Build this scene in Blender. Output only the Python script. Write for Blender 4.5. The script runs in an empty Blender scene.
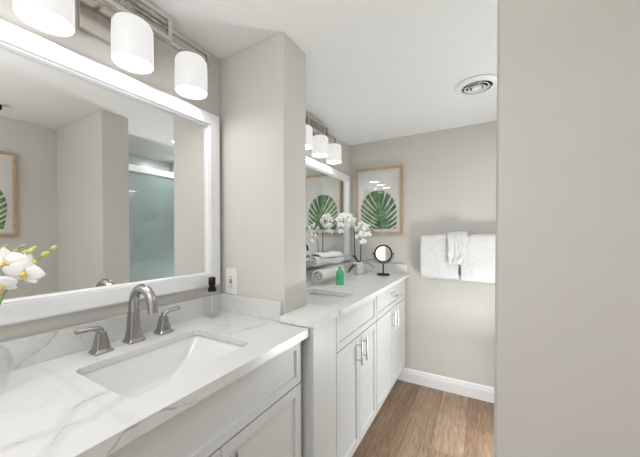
import bpy, bmesh, math, random
from mathutils import Vector, Matrix, noise as mnoise
random.seed(7)
S = bpy.context.scene
COL = S.collection
PI = math.pi

# ------------------------------------------------------------------ camera, world, exposure
CAM = (1.1, 0.0, 1.259)
F_PX, YAW, PITCH, ROLL, V0 = 285.1, 29.545, -0.409, -0.126, 237.085
cd = bpy.data.cameras.new('camera')
cam = bpy.data.objects.new('camera', cd); COL.objects.link(cam)
cd.sensor_fit = 'HORIZONTAL'; cd.sensor_width = 36.0
cd.lens = 36.0 * F_PX / 640.0
cd.shift_y = (V0 - 228.5) / 640.0
cd.clip_start = 0.02
cam.matrix_world = (Matrix.Translation(CAM) @ Matrix.Rotation(math.radians(YAW), 4, 'Z')
                    @ Matrix.Rotation(math.radians(90 + PITCH), 4, 'X') @ Matrix.Rotation(math.radians(ROLL), 4, 'Z'))
S.camera = cam
S.view_settings.view_transform = 'Standard'
S.view_settings.look = 'None'
S.view_settings.gamma = 1.0
S.view_settings.use_curve_mapping = False
S.view_settings.exposure = 1.34
wd = bpy.data.worlds.new('world'); S.world = wd; wd.use_nodes = True
wd.node_tree.nodes['Background'].inputs[0].default_value = (0.95, 0.98, 1.0, 1)
wd.node_tree.nodes['Background'].inputs[1].default_value = 0.3

def area(name, loc, rot, sx, sy, power, col=(1, 1, 1)):
    l = bpy.data.lights.new(name, 'AREA'); l.shape = 'RECTANGLE'; l.size = sx; l.size_y = sy
    l.energy = power; l.color = col
    o = bpy.data.objects.new(name, l); COL.objects.link(o); o.location = loc
    o.rotation_euler = [math.radians(a) for a in rot]
    return o
# added fill in the unseen doorway behind the camera, in place of daylight
area('doorway_fill', (0.95, -1.55, 1.15), (90, 0, 0), 1.5, 1.8, 1.6, (1.0, 0.995, 0.985))
# added unseen fill: aimed up and back at the ceiling behind the camera
area('rear_bounce_fill', (0.90, -0.40, 1.15), (-155, 0, 0), 0.5, 0.5, 9, (0.99, 1.0, 1.0))
# fills added out of view by the shower opening: ceiling bounce, low towards cabinets
area('aisle_bounce_fill', (1.34, 1.84, 0.45), (180, 0, 0), 0.2, 0.25, 3.4, (0.99, 1.0, 1.0))
area('aisle_low_fill', (1.35, 1.80, 0.42), (62, 0, 95), 0.35, 0.4, 1.9, (0.99, 1.0, 1.0))
# invented downward fills, out of view: over shower, aisle's right side, beside camera
area('shower_top_fill', (1.76, 1.97, 2.10), (0, 0, 0), 0.10, 0.10, 1, (1.0, 0.98, 0.95))
area('aisle_top_fill', (1.29, 1.68, 2.10), (0, 0, 0), 0.10, 0.2, 1.5, (0.99, 1.0, 1.0))
area('dressing_top_fill', (0.62, -0.45, 2.10), (0, 0, 0), 0.4, 0.4, 1.6, (1.0, 1.0, 0.99))
SHADE_EMIT, BULB_EMIT = 0.26, 6.0

# ------------------------------------------------------------------ materials
def new_mat(name):
    m = bpy.data.materials.new(name); m.use_nodes = True
    nt = m.node_tree
    return m, nt, nt.nodes['Principled BSDF']
def N(nt, typ, **kw):
    n = nt.nodes.new(typ)
    for k, v in kw.items():
        if k in n.inputs.keys() if isinstance(k, str) else False: n.inputs[k].default_value = v
        else: setattr(n, k, v)
    return n
def L(nt, a, b): nt.links.new(a, b)
def ramp(nt, stops, interp='LINEAR'):
    r = nt.nodes.new('ShaderNodeValToRGB'); r.color_ramp.interpolation = interp
    e = r.color_ramp.elements
    while len(e) < len(stops): e.new(0.5)
    for i, (p, c) in enumerate(stops):
        e[i].position = p; e[i].color = (*c, 1) if len(c) == 3 else c
    return r
def simple(name, col, rough=0.5, metal=0.0, noise=0.0, scale=30, bump=0.0, bscale=200, coat=0.0, spec=0.5):
    m, nt, b = new_mat(name)
    b.inputs['Roughness'].default_value = rough; b.inputs['Metallic'].default_value = metal
    b.inputs['Coat Weight'].default_value = coat; b.inputs['Specular IOR Level'].default_value = spec
    tc = N(nt, 'ShaderNodeTexCoord')
    n = N(nt, 'ShaderNodeTexNoise'); n.inputs['Scale'].default_value = scale; n.inputs['Detail'].default_value = 3
    L(nt, tc.outputs['Object'], n.inputs['Vector'])
    lo = tuple(c * (1 - noise) for c in col); hi = tuple(min(1, c * (1 + noise)) for c in col)
    r = ramp(nt, [(0.3, lo), (0.7, hi)]); L(nt, n.outputs['Fac'], r.inputs[0]); L(nt, r.outputs[0], b.inputs['Base Color'])
    if bump:
        n2 = N(nt, 'ShaderNodeTexNoise'); n2.inputs['Scale'].default_value = bscale; n2.inputs['Detail'].default_value = 2
        L(nt, tc.outputs['Object'], n2.inputs['Vector'])
        bp = N(nt, 'ShaderNodeBump'); bp.inputs['Strength'].default_value = bump; bp.inputs['Distance'].default_value = 0.002
        L(nt, n2.outputs['Fac'], bp.inputs['Height']); L(nt, bp.outputs[0], b.inputs['Normal'])
    return m

M = {}
M['wall'] = simple('wall_paint', (0.66, 0.638, 0.60), 0.6, noise=0.012, scale=6, bump=0.05, bscale=300, spec=0.3)
M['ceiling'] = simple('ceiling_paint', (0.87, 0.87, 0.86), 0.8, noise=0.008, scale=8, bump=0.05, bscale=250, spec=0.2)
M['trim'] = simple('white_trim', (0.90, 0.905, 0.915), 0.35, noise=0.01)
M['cab'] = simple('cabinet_grey', (0.66, 0.67, 0.67), 0.38, noise=0.01, scale=12)
M['frame_white'] = simple('white_frame', (0.86, 0.87, 0.89), 0.3, noise=0.01)
M['ceramic'] = simple('white_ceramic', (0.80, 0.80, 0.79), 0.12, noise=0.005, coat=0.5)
M['nickel'] = simple('brushed_nickel', (0.40, 0.39, 0.37), 0.27, 1.0, noise=0.08, scale=120)
M['chrome'] = simple('chrome', (0.62, 0.62, 0.62), 0.18, 1.0, noise=0.03)
M['plate_nickel'] = simple('satin_nickel', (0.62, 0.59, 0.55), 0.26, 1.0, noise=0.06, scale=90)
M['black'] = simple('black_metal', (0.008, 0.008, 0.009), 0.5, noise=0.1, spec=0.3)
M['dark'] = simple('dark_gap', (0.02, 0.02, 0.02), 0.8, noise=0.1)
M['terry'] = simple('white_terry', (0.79, 0.79, 0.79), 0.95, noise=0.05, scale=40, bump=0.9, bscale=420, spec=0.1)
M['terry_cream'] = simple('cream_terry', (0.82, 0.80, 0.75), 0.95, noise=0.05, scale=50, bump=0.9, bscale=420, spec=0.1)
M['green'] = simple('green_plastic', (0.06, 0.50, 0.24), 0.22, noise=0.15, scale=25, coat=0.3)
M['leaf'] = simple('leaf_green', (0.025, 0.12, 0.025), 0.35, noise=0.35, scale=25)
M['stem'] = simple('stem_green', (0.22, 0.34, 0.07), 0.5, noise=0.2, scale=40)
M['stem_dark'] = simple('dark_stem', (0.035, 0.045, 0.02), 0.6, noise=0.2, scale=40)
M['petal'] = simple('white_petal', (0.92, 0.92, 0.91), 0.55, noise=0.02, scale=60)
M['lip'] = simple('yellow_lip', (0.82, 0.58, 0.18), 0.5, noise=0.3, scale=120)
M['lip_pale'] = simple('pale_lip', (0.78, 0.66, 0.40), 0.5, noise=0.2, scale=120)
M['bud'] = simple('green_bud', (0.56, 0.64, 0.20), 0.5, noise=0.2, scale=60)
M['pot'] = simple('white_pot', (0.82, 0.81, 0.80), 0.4, noise=0.03, scale=60)
M['oak'] = simple('oak_frame', (0.50, 0.36, 0.23), 0.5, noise=0.18, scale=35)
M['paper'] = simple('mat_paper', (0.84, 0.83, 0.80), 0.85, noise=0.01)
M['print'] = simple('print_paper', (0.80, 0.785, 0.755), 0.85, noise=0.015)
M['leaf_print'] = simple('leaf_ink', (0.09, 0.24, 0.11), 0.8, noise=0.65, scale=7)
M['outlet'] = simple('outlet_plastic', (0.84, 0.82, 0.78), 0.35, noise=0.01)
M['outlet_grey'] = simple('outlet_slot', (0.10, 0.09, 0.09), 0.5, noise=0.1)
M['red'] = simple('red_button', (0.35, 0.05, 0.04), 0.5, noise=0.1)
M['tile'] = simple('shower_tile', (0.56, 0.60, 0.59), 0.25, noise=0.05, scale=5)
M['soil'] = simple('soil', (0.05, 0.04, 0.03), 0.9, noise=0.4, scale=80)

m, nt, b = new_mat('mirror_silver'); M['mirror'] = m
b.inputs['Metallic'].default_value = 1; b.inputs['Roughness'].default_value = 0.0
b.inputs['Base Color'].default_value = (0.86, 0.87, 0.865, 1)

def glassy(name, tint, refl=1.0, rough=0.0, ior=1.5):
    """thin clear glass sheet: fresnel reflection over tinted transmission"""
    m, nt, b = new_mat(name); nt.nodes.remove(b)
    out = nt.nodes['Material Output']
    t = N(nt, 'ShaderNodeBsdfTransparent'); t.inputs[0].default_value = (*tint, 1)
    g = N(nt, 'ShaderNodeBsdfGlossy'); g.inputs['Roughness'].default_value = rough; g.inputs[0].default_value = (refl, refl, refl, 1)
    lw = N(nt, 'ShaderNodeLayerWeight'); lw.inputs[0].default_value = 0.5
    f0 = ((ior - 1) / (ior + 1)) ** 2
    pw = N(nt, 'ShaderNodeMath', operation='POWER'); L(nt, lw.outputs['Facing'], pw.inputs[0]); pw.inputs[1].default_value = 5
    fr = N(nt, 'ShaderNodeMath', operation='MULTIPLY_ADD'); L(nt, pw.outputs[0], fr.inputs[0]); fr.inputs[1].default_value = 1 - f0; fr.inputs[2].default_value = f0
    mx = N(nt, 'ShaderNodeMixShader'); L(nt, fr.outputs[0], mx.inputs[0]); L(nt, t.outputs[0], mx.inputs[1]); L(nt, g.outputs[0], mx.inputs[2])
    L(nt, mx.outputs[0], out.inputs[0])
    return m
M['pane'] = glassy('picture_glass', (0.98, 0.98, 0.98))
M['shower_glass'] = glassy('shower_glass', (0.86, 0.91, 0.905), ior=2.1)
_nt = M['shower_glass'].node_tree; _o = _nt.nodes['Material Output']; _src = _o.inputs[0].links[0].from_socket
_d = N(_nt, 'ShaderNodeBsdfDiffuse'); _d.inputs[0].default_value = (0.42, 0.52, 0.51, 1)
_mx = N(_nt, 'ShaderNodeMixShader'); _mx.inputs[0].default_value = 0.45
L(_nt, _src, _mx.inputs[1]); L(_nt, _d.outputs[0], _mx.inputs[2]); L(_nt, _mx.outputs[0], _o.inputs[0])
m, nt, b = new_mat('clear_glass'); M['glass'] = m
b.inputs['Transmission Weight'].default_value = 1; b.inputs['Roughness'].default_value = 0.0; b.inputs['IOR'].default_value = 1.45
b.inputs['Base Color'].default_value = (0.97, 0.98, 0.98, 1)
def clear(name, tint, ior):
    return glassy(name, tint, ior=ior)
M['clear'] = clear('clear_bottle', (0.96, 0.967, 0.967), 1.75)

def emitter(name, base, e):
    m, nt, b = new_mat(name)
    b.inputs['Base Color'].default_value = (*base, 1); b.inputs['Roughness'].default_value = 0.3
    b.inputs['Emission Color'].default_value = (1.0, 0.985, 0.965, 1); b.inputs['Emission Strength'].default_value = e
    return m
M['shade'] = emitter('opal_glass', (0.22, 0.22, 0.215), SHADE_EMIT)
M['bulb'] = emitter('lit_diffuser', (0.9, 0.9, 0.88), BULB_EMIT)

# white quartz with soft grey veins; the strongest ones follow given lines (world coordinates)
THIN = [[(.40, .151, .901), (.413, .188, .901), (.422, .219, .901)], [(.367, .255, .901), (.353, .279, .901), (.355, .325, .901), (.345, .352, .901)],
        [(.486, .179, .901), (.444, .205, .901), (.421, .228, .901), (.435, .264, .901), (.424, .294, .901), (.405, .340, .901)],
        [(.30, .735, .901), (.341, .888, .901), (.348, .97, .901)],
        [(.021, .250, .900), (.021, .286, .928), (.021, .319, .945), (.021, .346, .985)],
        [(.527, .250, .878), (.527, .283, .896), (.527, .344, .898), (.527, .42, .880)],
        [(.19, .77, .901), (.235, .84, .901), (.29, .95, .901)]]
SOFT = [[(.40, .151, .901), (.422, .219, .901), (.367, .255, .901), (.353, .30, .901), (.348, .35, .901)],
        [(.486, .179, .901), (.425, .228, .901), (.435, .264, .901), (.405, .340, .901)],
        [(.30, .735, .901), (.341, .888, .901)], [(.021, .250, .905), (.021, .335, .975)]]
def quartz(name, drawn, org, white):
    m, nt, b = new_mat(name); b.inputs['Roughness'].default_value = 0.2
    tc = N(nt, 'ShaderNodeTexCoord')
    def mth(op, a, bb=None):
        n = N(nt, 'ShaderNodeMath', operation=op)
        for i, v in enumerate((a, bb)):
            if v is None: continue
            if isinstance(v, (int, float)): n.inputs[i].default_value = v
            else: L(nt, v, n.inputs[i])
        return n.outputs[0]
    mp = N(nt, 'ShaderNodeMapping'); mp.inputs['Rotation'].default_value = (0.3, 0.2, 0.75); mp.inputs['Location'].default_value = (3.1, 1.37, 0.2)
    mp.inputs['Scale'].default_value = (1.0, 2.1, 1.0)
    L(nt, tc.outputs['Object'], mp.inputs[0])
    def vein(scale, dist, width, strength, loc):
        n = N(nt, 'ShaderNodeTexNoise'); n.inputs['Scale'].default_value = scale; n.inputs['Detail'].default_value = 3
        n.inputs['Distortion'].default_value = dist; n.inputs['Roughness'].default_value = 0.45
        mp2 = N(nt, 'ShaderNodeMapping'); mp2.inputs['Location'].default_value = loc
        L(nt, mp.outputs[0], mp2.inputs[0]); L(nt, mp2.outputs[0], n.inputs['Vector'])
        a = mth('ABSOLUTE', mth('SUBTRACT', n.outputs['Fac'], 0.5))
        r = ramp(nt, [(0.0, (strength,) * 3), (width, (0, 0, 0))], 'EASE'); L(nt, a, r.inputs[0])
        return r.outputs[0]
    f = mth('MAXIMUM', vein(0.9, 0.7, 0.03, 0.09, (0, 0, 0)), vein(1.4, 0.6, 0.007, 0.14, (4, 2, 1)))
    if drawn:
        nz = N(nt, 'ShaderNodeTexNoise'); nz.inputs['Scale'].default_value = 18; nz.inputs['Detail'].default_value = 3; L(nt, tc.outputs['Object'], nz.inputs['Vector'])
        c0 = N(nt, 'ShaderNodeVectorMath', operation='SUBTRACT'); L(nt, nz.outputs['Color'], c0.inputs[0]); c0.inputs[1].default_value = (.5, .5, .5)
        c1 = N(nt, 'ShaderNodeVectorMath', operation='SCALE'); L(nt, c0.outputs[0], c1.inputs[0]); c1.inputs['Scale'].default_value = 0.022
        p = N(nt, 'ShaderNodeVectorMath', operation='ADD'); L(nt, tc.outputs['Object'], p.inputs[0]); L(nt, c1.outputs[0], p.inputs[1])
        def dist(lines):
            best = None
            for ln in lines:
                for A, B in zip(ln, ln[1:]):
                    A = Vector(A) - Vector(org); B = Vector(B) - Vector(org); d = B - A
                    pa = N(nt, 'ShaderNodeVectorMath', operation='SUBTRACT'); L(nt, p.outputs[0], pa.inputs[0]); pa.inputs[1].default_value = A
                    dt = N(nt, 'ShaderNodeVectorMath', operation='DOT_PRODUCT'); L(nt, pa.outputs[0], dt.inputs[0]); dt.inputs[1].default_value = d / d.dot(d)
                    cl = N(nt, 'ShaderNodeClamp'); L(nt, dt.outputs['Value'], cl.inputs[0])
                    sc = N(nt, 'ShaderNodeVectorMath', operation='SCALE'); sc.inputs[0].default_value = d; L(nt, cl.outputs[0], sc.inputs['Scale'])
                    ds = N(nt, 'ShaderNodeVectorMath', operation='DISTANCE'); L(nt, pa.outputs[0], ds.inputs[0]); L(nt, sc.outputs[0], ds.inputs[1])
                    best = ds.outputs['Value'] if best is None else mth('MINIMUM', best, ds.outputs['Value'])
            return best
        r1 = ramp(nt, [(0.0, (.85,) * 3), (0.0016, (.6,) * 3), (0.0036, (0, 0, 0))]); L(nt, dist(THIN), r1.inputs[0])
        k = N(nt, 'ShaderNodeTexNoise'); k.inputs['Scale'].default_value = 25; L(nt, tc.outputs['Object'], k.inputs['Vector'])
        kr = ramp(nt, [(0.38, (.15,) * 3), (0.6, (1, 1, 1))]); L(nt, k.outputs['Fac'], kr.inputs[0])
        r2 = ramp(nt, [(0.0, (.15,) * 3), (0.010, (.13,) * 3), (0.017, (0, 0, 0))]); L(nt, dist(SOFT), r2.inputs[0])
        f = mth('MAXIMUM', f, mth('MAXIMUM', mth('MULTIPLY', r1.outputs[0], kr.outputs[0]), r2.outputs[0]))
    mx = N(nt, 'ShaderNodeMix', data_type='RGBA'); mx.inputs[6].default_value = (*white, 1); mx.inputs[7].default_value = (0.24, 0.235, 0.23, 1)
    L(nt, f, mx.inputs[0]); L(nt, mx.outputs[2], b.inputs['Base Color'])
    return m
M['quartz'] = quartz('white_quartz', False, (0, 0, 0), (.82, .82, .815))
M['quartz_veined'] = quartz('veined_quartz', True, (0.26, 0.52, 0.871), (.70, .70, .695))

# oak planks running along the room
def planks():
    m, nt, b = new_mat('oak_planks'); b.inputs['Roughness'].default_value = 0.42
    tc = N(nt, 'ShaderNodeTexCoord'); sp = N(nt, 'ShaderNodeSeparateXYZ'); L(nt, tc.outputs['Object'], sp.inputs[0])
    def mth(op, a, bb=None):
        n = N(nt, 'ShaderNodeMath', operation=op)
        for i, v in enumerate((a, bb)):
            if v is None: continue
            if isinstance(v, (int, float)): n.inputs[i].default_value = v
            else: L(nt, v, n.inputs[i])
        return n.outputs[0]
    PW, PL = 0.178, 1.22
    xs = mth('DIVIDE', mth('ADD', sp.outputs[0], 0.055), PW); xi = mth('FLOOR', xs); xf = mth('FRACT', xs)
    w1 = N(nt, 'ShaderNodeTexWhiteNoise', noise_dimensions='1D'); L(nt, xi, w1.inputs['W'])
    ys = mth('ADD', mth('DIVIDE', sp.outputs[1], PL), w1.outputs['Value']); yi = mth('FLOOR', ys); yf = mth('FRACT', ys)
    cv = N(nt, 'ShaderNodeCombineXYZ'); L(nt, xi, cv.inputs[0]); L(nt, yi, cv.inputs[1])
    w2 = N(nt, 'ShaderNodeTexWhiteNoise', noise_dimensions='2D'); L(nt, cv.outputs[0], w2.inputs['Vector'])
    # grain
    off = N(nt, 'ShaderNodeVectorMath', operation='SCALE'); L(nt, w2.outputs['Color'], off.inputs[0]); off.inputs['Scale'].default_value = 13
    ad = N(nt, 'ShaderNodeVectorMath', operation='ADD'); L(nt, tc.outputs['Object'], ad.inputs[0]); L(nt, off.outputs[0], ad.inputs[1])
    mp = N(nt, 'ShaderNodeMapping'); mp.inputs['Scale'].default_value = (10, 1.3, 1); L(nt, ad.outputs[0], mp.inputs[0])
    n1 = N(nt, 'ShaderNodeTexNoise'); n1.inputs['Scale'].default_value = 1.1; n1.inputs['Detail'].default_value = 3; n1.inputs['Distortion'].default_value = 0.6
    L(nt, mp.outputs[0], n1.inputs['Vector'])
    rings = mth('SINE', mth('MULTIPLY', n1.outputs['Fac'], 75))
    mp3 = N(nt, 'ShaderNodeMapping'); mp3.inputs['Scale'].default_value = (110, 5, 1); L(nt, ad.outputs[0], mp3.inputs[0])
    n3 = N(nt, 'ShaderNodeTexNoise'); n3.inputs['Scale'].default_value = 1.0; n3.inputs['Detail'].default_value = 3; L(nt, mp3.outputs[0], n3.inputs['Vector'])
    base = ramp(nt, [(0.0, (0.17, 0.10, 0.06)), (0.35, (0.27, 0.175, 0.112)), (0.55, (0.37, 0.26, 0.18)), (0.8, (0.25, 0.16, 0.10)), (1.0, (0.20, 0.125, 0.08))])
    L(nt, mth('ADD', mth('MULTIPLY', w2.outputs['Value'], 0.6), mth('MULTIPLY', n1.outputs['Fac'], 0.4)), base.inputs[0])
    g = mth('ADD', mth('MULTIPLY', rings, 0.15), mth('MULTIPLY', mth('SUBTRACT', n3.outputs['Fac'], 0.5), 0.9))
    g = mth('ADD', g, 1.0)
    sc = N(nt, 'ShaderNodeVectorMath', operation='SCALE'); L(nt, base.outputs[0], sc.inputs[0]); L(nt, g, sc.inputs['Scale'])
    gx = mth('LESS_THAN', xf, 0.012); gy = mth('LESS_THAN', yf, 0.0018); gap = mth('MAXIMUM', gx, gy)
    mx = N(nt, 'ShaderNodeMix', data_type='RGBA'); L(nt, mth('MULTIPLY', gap, 0.65), mx.inputs[0]); L(nt, sc.outputs[0], mx.inputs[6]); mx.inputs[7].default_value = (0.08, 0.05, 0.03, 1)
    L(nt, mx.outputs[2], b.inputs['Base Color'])
    return m
M['planks'] = planks()

# ------------------------------------------------------------------ mesh helpers
def box(bm, x0, x1, y0, y1, z0, z1, bev=0.0, seg=2):
    r = bmesh.ops.create_cube(bm, size=1.0)
    vs = r['verts']
    for v in vs:
        v.co = Vector((x0 + (v.co.x + .5) * (x1 - x0), y0 + (v.co.y + .5) * (y1 - y0), z0 + (v.co.z + .5) * (z1 - z0)))
    if bev:
        es = list({e for v in vs for e in v.link_edges})
        bmesh.ops.bevel(bm, geom=es, offset=bev, segments=seg, profile=0.5, affect='EDGES')
def BX(*a, bev=0.0, seg=2):
    bm = bmesh.new(); box(bm, *a, bev=bev, seg=seg); return bm
def tube(bm, pts, rad, n=10, cap=True, flat=None):
    """sweep a circle along pts; rad number or list; flat=(w,h) gives a rounded rectangle section scaled by rad"""
    pts = [Vector(p) for p in pts]
    rs = rad if isinstance(rad, (list, tuple)) else [rad] * len(pts)
    rings = []; up = None
    for i, p in enumerate(pts):
        a = pts[max(i - 1, 0)]; c = pts[min(i + 1, len(pts) - 1)]
        t = (c - a).normalized()
        if up is None:
            up = Vector((0, 0, 1)) if abs(t.z) < 0.9 else Vector((0, 1, 0))
        s = t.cross(up)
        if s.length < 1e-5: s = t.orthogonal()
        s.normalize(); up = s.cross(t).normalized()
        ring = []
        for k in range(n):
            an = 2 * PI * (k + .5) / n
            cx, cy = math.cos(an), math.sin(an)
            if flat: cx *= flat[0]; cy *= flat[1]
            ring.append(bm.verts.new(p + (s * cx + up * cy) * rs[i]))
        rings.append(ring)
    for a, c in zip(rings, rings[1:]):
        for k in range(n):
            bm.faces.new((a[k], a[(k + 1) % n], c[(k + 1) % n], c[k]))
    if cap:
        bm.faces.new(list(reversed(rings[0]))); bm.faces.new(rings[-1])
def TB(*a, **k):
    bm = bmesh.new(); tube(bm, *a, **k); return bm
def lathe(bm, prof, c=(0, 0, 0), n=32, sx=1, sy=1):
    rings = []
    for r, z in prof:
        if r < 1e-6: rings.append([bm.verts.new((c[0], c[1], c[2] + z))]); continue
        rings.append([bm.verts.new((c[0] + sx * r * math.cos(2 * PI * k / n), c[1] + sy * r * math.sin(2 * PI * k / n), c[2] + z)) for k in range(n)])
    for a, d in zip(rings, rings[1:]):
        for k in range(n):
            k2 = (k + 1) % n
            if len(a) == 1 and len(d) == 1: continue
            if len(a) == 1: bm.faces.new((a[0], d[k2], d[k]))
            elif len(d) == 1: bm.faces.new((a[k], a[k2], d[0]))
            else: bm.faces.new((a[k], a[k2], d[k2], d[k]))
def LT(*a, **k):
    bm = bmesh.new(); lathe(bm, *a, **k); return bm

def wpos(o):
    p = Vector((0, 0, 0))
    while o is not None: p += o.location; o = o.parent
    return p
def obj(name, bm, mat, parent=None, smooth=False, world=False, angle=40):
    if world and parent is not None:
        bmesh.ops.translate(bm, vec=-wpos(parent), verts=bm.verts)
    bmesh.ops.recalc_face_normals(bm, faces=bm.faces)
    me = bpy.data.meshes.new(name); bm.to_mesh(me); bm.free()
    if mat: me.materials.append(M[mat] if isinstance(mat, str) else mat)
    if smooth:
        me.polygons.foreach_set('use_smooth', [True] * len(me.polygons))
        try: me.set_sharp_from_angle(angle=math.radians(angle))
        except Exception: pass
    o = bpy.data.objects.new(name, me); COL.objects.link(o)
    if parent is not None: o.parent = parent
    return o
def thing(name, label, cat, loc=(0, 0, 0), group=None, rot=(0, 0, 0)):
    o = bpy.data.objects.new(name, None); COL.objects.link(o); o.empty_display_size = 0.05
    o.location = loc; o.rotation_euler = rot
    tag(o, label, cat, group); return o
def tag(o, label, cat, group=None):
    o['label'] = label; o['category'] = cat
    if group: o['group'] = group
    return o
def struct(name, bm, mat, parent=None, label=None):
    o = obj(name, bm, mat, parent)
    if parent is None: o['kind'] = 'structure'
    if label: o['label'] = label
    return o
def dup(root, loc, label, group=None):
    r = root.copy(); COL.objects.link(r); r.location = loc; r['label'] = label
    if group: r['group'] = group
    for ch in list(root.children):
        c = ch.copy(); COL.objects.link(c); c.parent = r
        for g in ch.children:
            d = g.copy(); COL.objects.link(d); d.parent = c
    return r

# ------------------------------------------------------------------ setting
CH, YB = 2.107, 2.498                   # ceiling height, back wall
W1, W2, W3 = 1.145, 1.36, 1.87
struct('floor', BX(-0.1, 2.4, -1.7, YB + 0.1, -0.1, 0.0), 'planks')
struct('ceiling', BX(-0.1, 2.4, -1.7, YB + 0.1, CH, CH + 0.1), 'ceiling')
struct('wall_left', BX(-0.1, 0.0, -1.7, YB + 0.1, 0, CH), 'wall')
struct('wall_back', BX(0.0, W2, YB, YB + 0.1, 0, CH), 'wall')
struct('wall_column', BX(0.0, 0.382, 0.965, 1.136, 0, CH, bev=0.004), 'wall')
bm = BX(W1, W3 + 0.4, 0.95, 1.121, 0, CH, bev=0.004)
for v in bm.verts:
    if v.co.x < W1 + .01: v.co.x -= .011 * (1 - v.co.z / CH)      # the corner stands slightly out of plumb
struct('wall_right', bm, 'wall')
struct('wall_dressing', BX(W3, W3 + 0.1, -1.7, 0.95, 0, CH), 'wall')
struct('wall_far_right', BX(W2, W2 + 0.12, 2.05, YB + 0.1, 0, CH), 'wall')
struct('wall_shower_end', BX(W2 + 0.12, 2.3, 2.05, 2.15, 0, CH), 'tile')
struct('wall_shower_side', BX(2.1, 2.2, 1.121, 2.05, 0, CH), 'tile')
bm = bmesh.new(); box(bm, 0, 0.15, -1.7, -1.6, 0, CH); box(bm, 1.75, W3, -1.7, -1.6, 0, CH); box(bm, 0.15, 1.75, -1.7, -1.6, 2.02, CH)
struct('wall_rear', bm, 'wall')
def baseboard(name, a, c, d, h=0.112):
    """moulded board from a to c, standing d in front of the wall (unit normal n)"""
    bm = bmesh.new(); a, c = Vector(a), Vector(c); n = Vector(d)
    prof = [(0, 0), (0.016, 0), (0.016, 0.078), (0.012, 0.086), (0.011, 0.098), (0.006, 0.108), (0.0, h)]
    A = [bm.verts.new(a + n * x + Vector((0, 0, z))) for x, z in prof]
    B = [bm.verts.new(c + n * x + Vector((0, 0, z))) for x, z in prof]
    for i in range(len(prof)):
        j = (i + 1) % len(prof); bm.faces.new((A[i], A[j], B[j], B[i]))
    bm.faces.new(A); bm.faces.new(list(reversed(B)))
    return struct(name, bm, 'trim')
baseboard('baseboard_back', (0.462, YB, 0), (W2, YB, 0), (0, -1, 0))
baseboard('baseboard_right', (W1 - 0.009, 0.95, 0), (W3, 0.95, 0), (0, -1, 0))
baseboard('baseboard_far_right', (W2, 2.05, 0), (W2, YB - 0.016, 0), (-1, 0, 0))

# ------------------------------------------------------------------ shaker fronts and pulls
def shaker(x0, x1, y0, y1, z0, z1, stile=0.052, rec=0.008):
    bm = bmesh.new(); box(bm, x0, x1, y0, y1, z0, z1)
    bm.faces.ensure_lookup_table()
    f = max(bm.faces, key=lambda q: q.calc_center_median().x)
    bmesh.ops.inset_region(bm, faces=[f], thickness=stile)
    bmesh.ops.inset_region(bm, faces=[f], thickness=0.004)
    for v in f.verts: v.co.x -= rec
    return bm
def pull(y, z, x, ln, parent, vertical=True, name='handle'):
    bm = bmesh.new(); h = ln / 2
    if vertical:
        tube(bm, [(x + .026, y, z - h), (x + .026, y, z + h)], 0.0048, 10)
        for s in (-1, 1): tube(bm, [(x - .001, y, z + s * h * .62), (x + .026, y, z + s * h * .62)], 0.004, 8)
    else:
        tube(bm, [(x + .026, y - h, z), (x + .026, y + h, z)], 0.0048, 10)
        for s in (-1, 1): tube(bm, [(x - .001, y + s * h * .62, z), (x + .026, y + s * h * .62, z)], 0.004, 8)
    o = obj(name, bm, 'chrome', parent, True, True); o['label'] = 'slim chrome bar pull'
    return o

# ------------------------------------------------------------------ near vanity
Z1, E1, Y1A, Y1B = 0.901, 0.527, 0.115, 0.928
van = thing('vanity_cabinet', 'light grey vanity cabinet under the near sink with two shaker doors', 'cabinet', (0.25, 0.52, 0), 'grey vanity cabinets')
bm = bmesh.new(); box(bm, 0.004, 0.485, 0.135, 0.905, 0.10, 0.740); box(bm, 0.455, 0.485, 0.135, 0.905, 0.740, 0.868); box(bm, 0.004, 0.03, 0.135, 0.905, 0.740, 0.868); box(bm, 0.03, 0.455, 0.135, 0.155, 0.740, 0.868); box(bm, 0.03, 0.455, 0.885, 0.905, 0.740, 0.868); box(bm, 0.004, 0.43, 0.135, 0.905, 0.0, 0.10)
obj('body', bm, 'cab', van, world=True)
obj('drawer_front', shaker(0.4855, 0.505, 0.139, 0.902, 0.705, 0.862, 0.040), 'cab', van, world=True)
for y0, y1, hy in ((0.139, 0.5185, 0.49), (0.5215, 0.902, 0.549)):
    d = obj('door', shaker(0.4855, 0.505, y0, y1, 0.112, 0.699), 'cab', van, world=True)
    pull(hy, 0.615, 0.505, 0.125, d)

def rrect(x0, x1, y0, y1, r, n=6):
    pts = []
    for cx, cy, a0 in ((x1 - r, y1 - r, 0), (x0 + r, y1 - r, 90), (x0 + r, y0 + r, 180), (x1 - r, y0 + r, 270)):
        for k in range(n + 1):
            a = math.radians(a0 + 90 * k / n); pts.append((cx + r * math.cos(a), cy + r * math.sin(a)))
    return pts
def slab(outer, hole, z0, z1, bev=0.002):
    bm = bmesh.new(); edges = []
    for loop in (outer, hole):
        if not loop: continue
        vs = [bm.verts.new((x, y, z1)) for x, y in loop]
        edges += [bm.edges.new((vs[i], vs[(i + 1) % len(vs)])) for i in range(len(vs))]
    bmesh.ops.triangle_fill(bm, use_beauty=True, use_dissolve=False, edges=edges)
    r = bmesh.ops.extrude_face_region(bm, geom=list(bm.faces))
    vs = [g for g in r['geom'] if isinstance(g, bmesh.types.BMVert)]
    bmesh.ops.translate(bm, vec=(0, 0, z0 - z1), verts=vs)
    return bm
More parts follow.
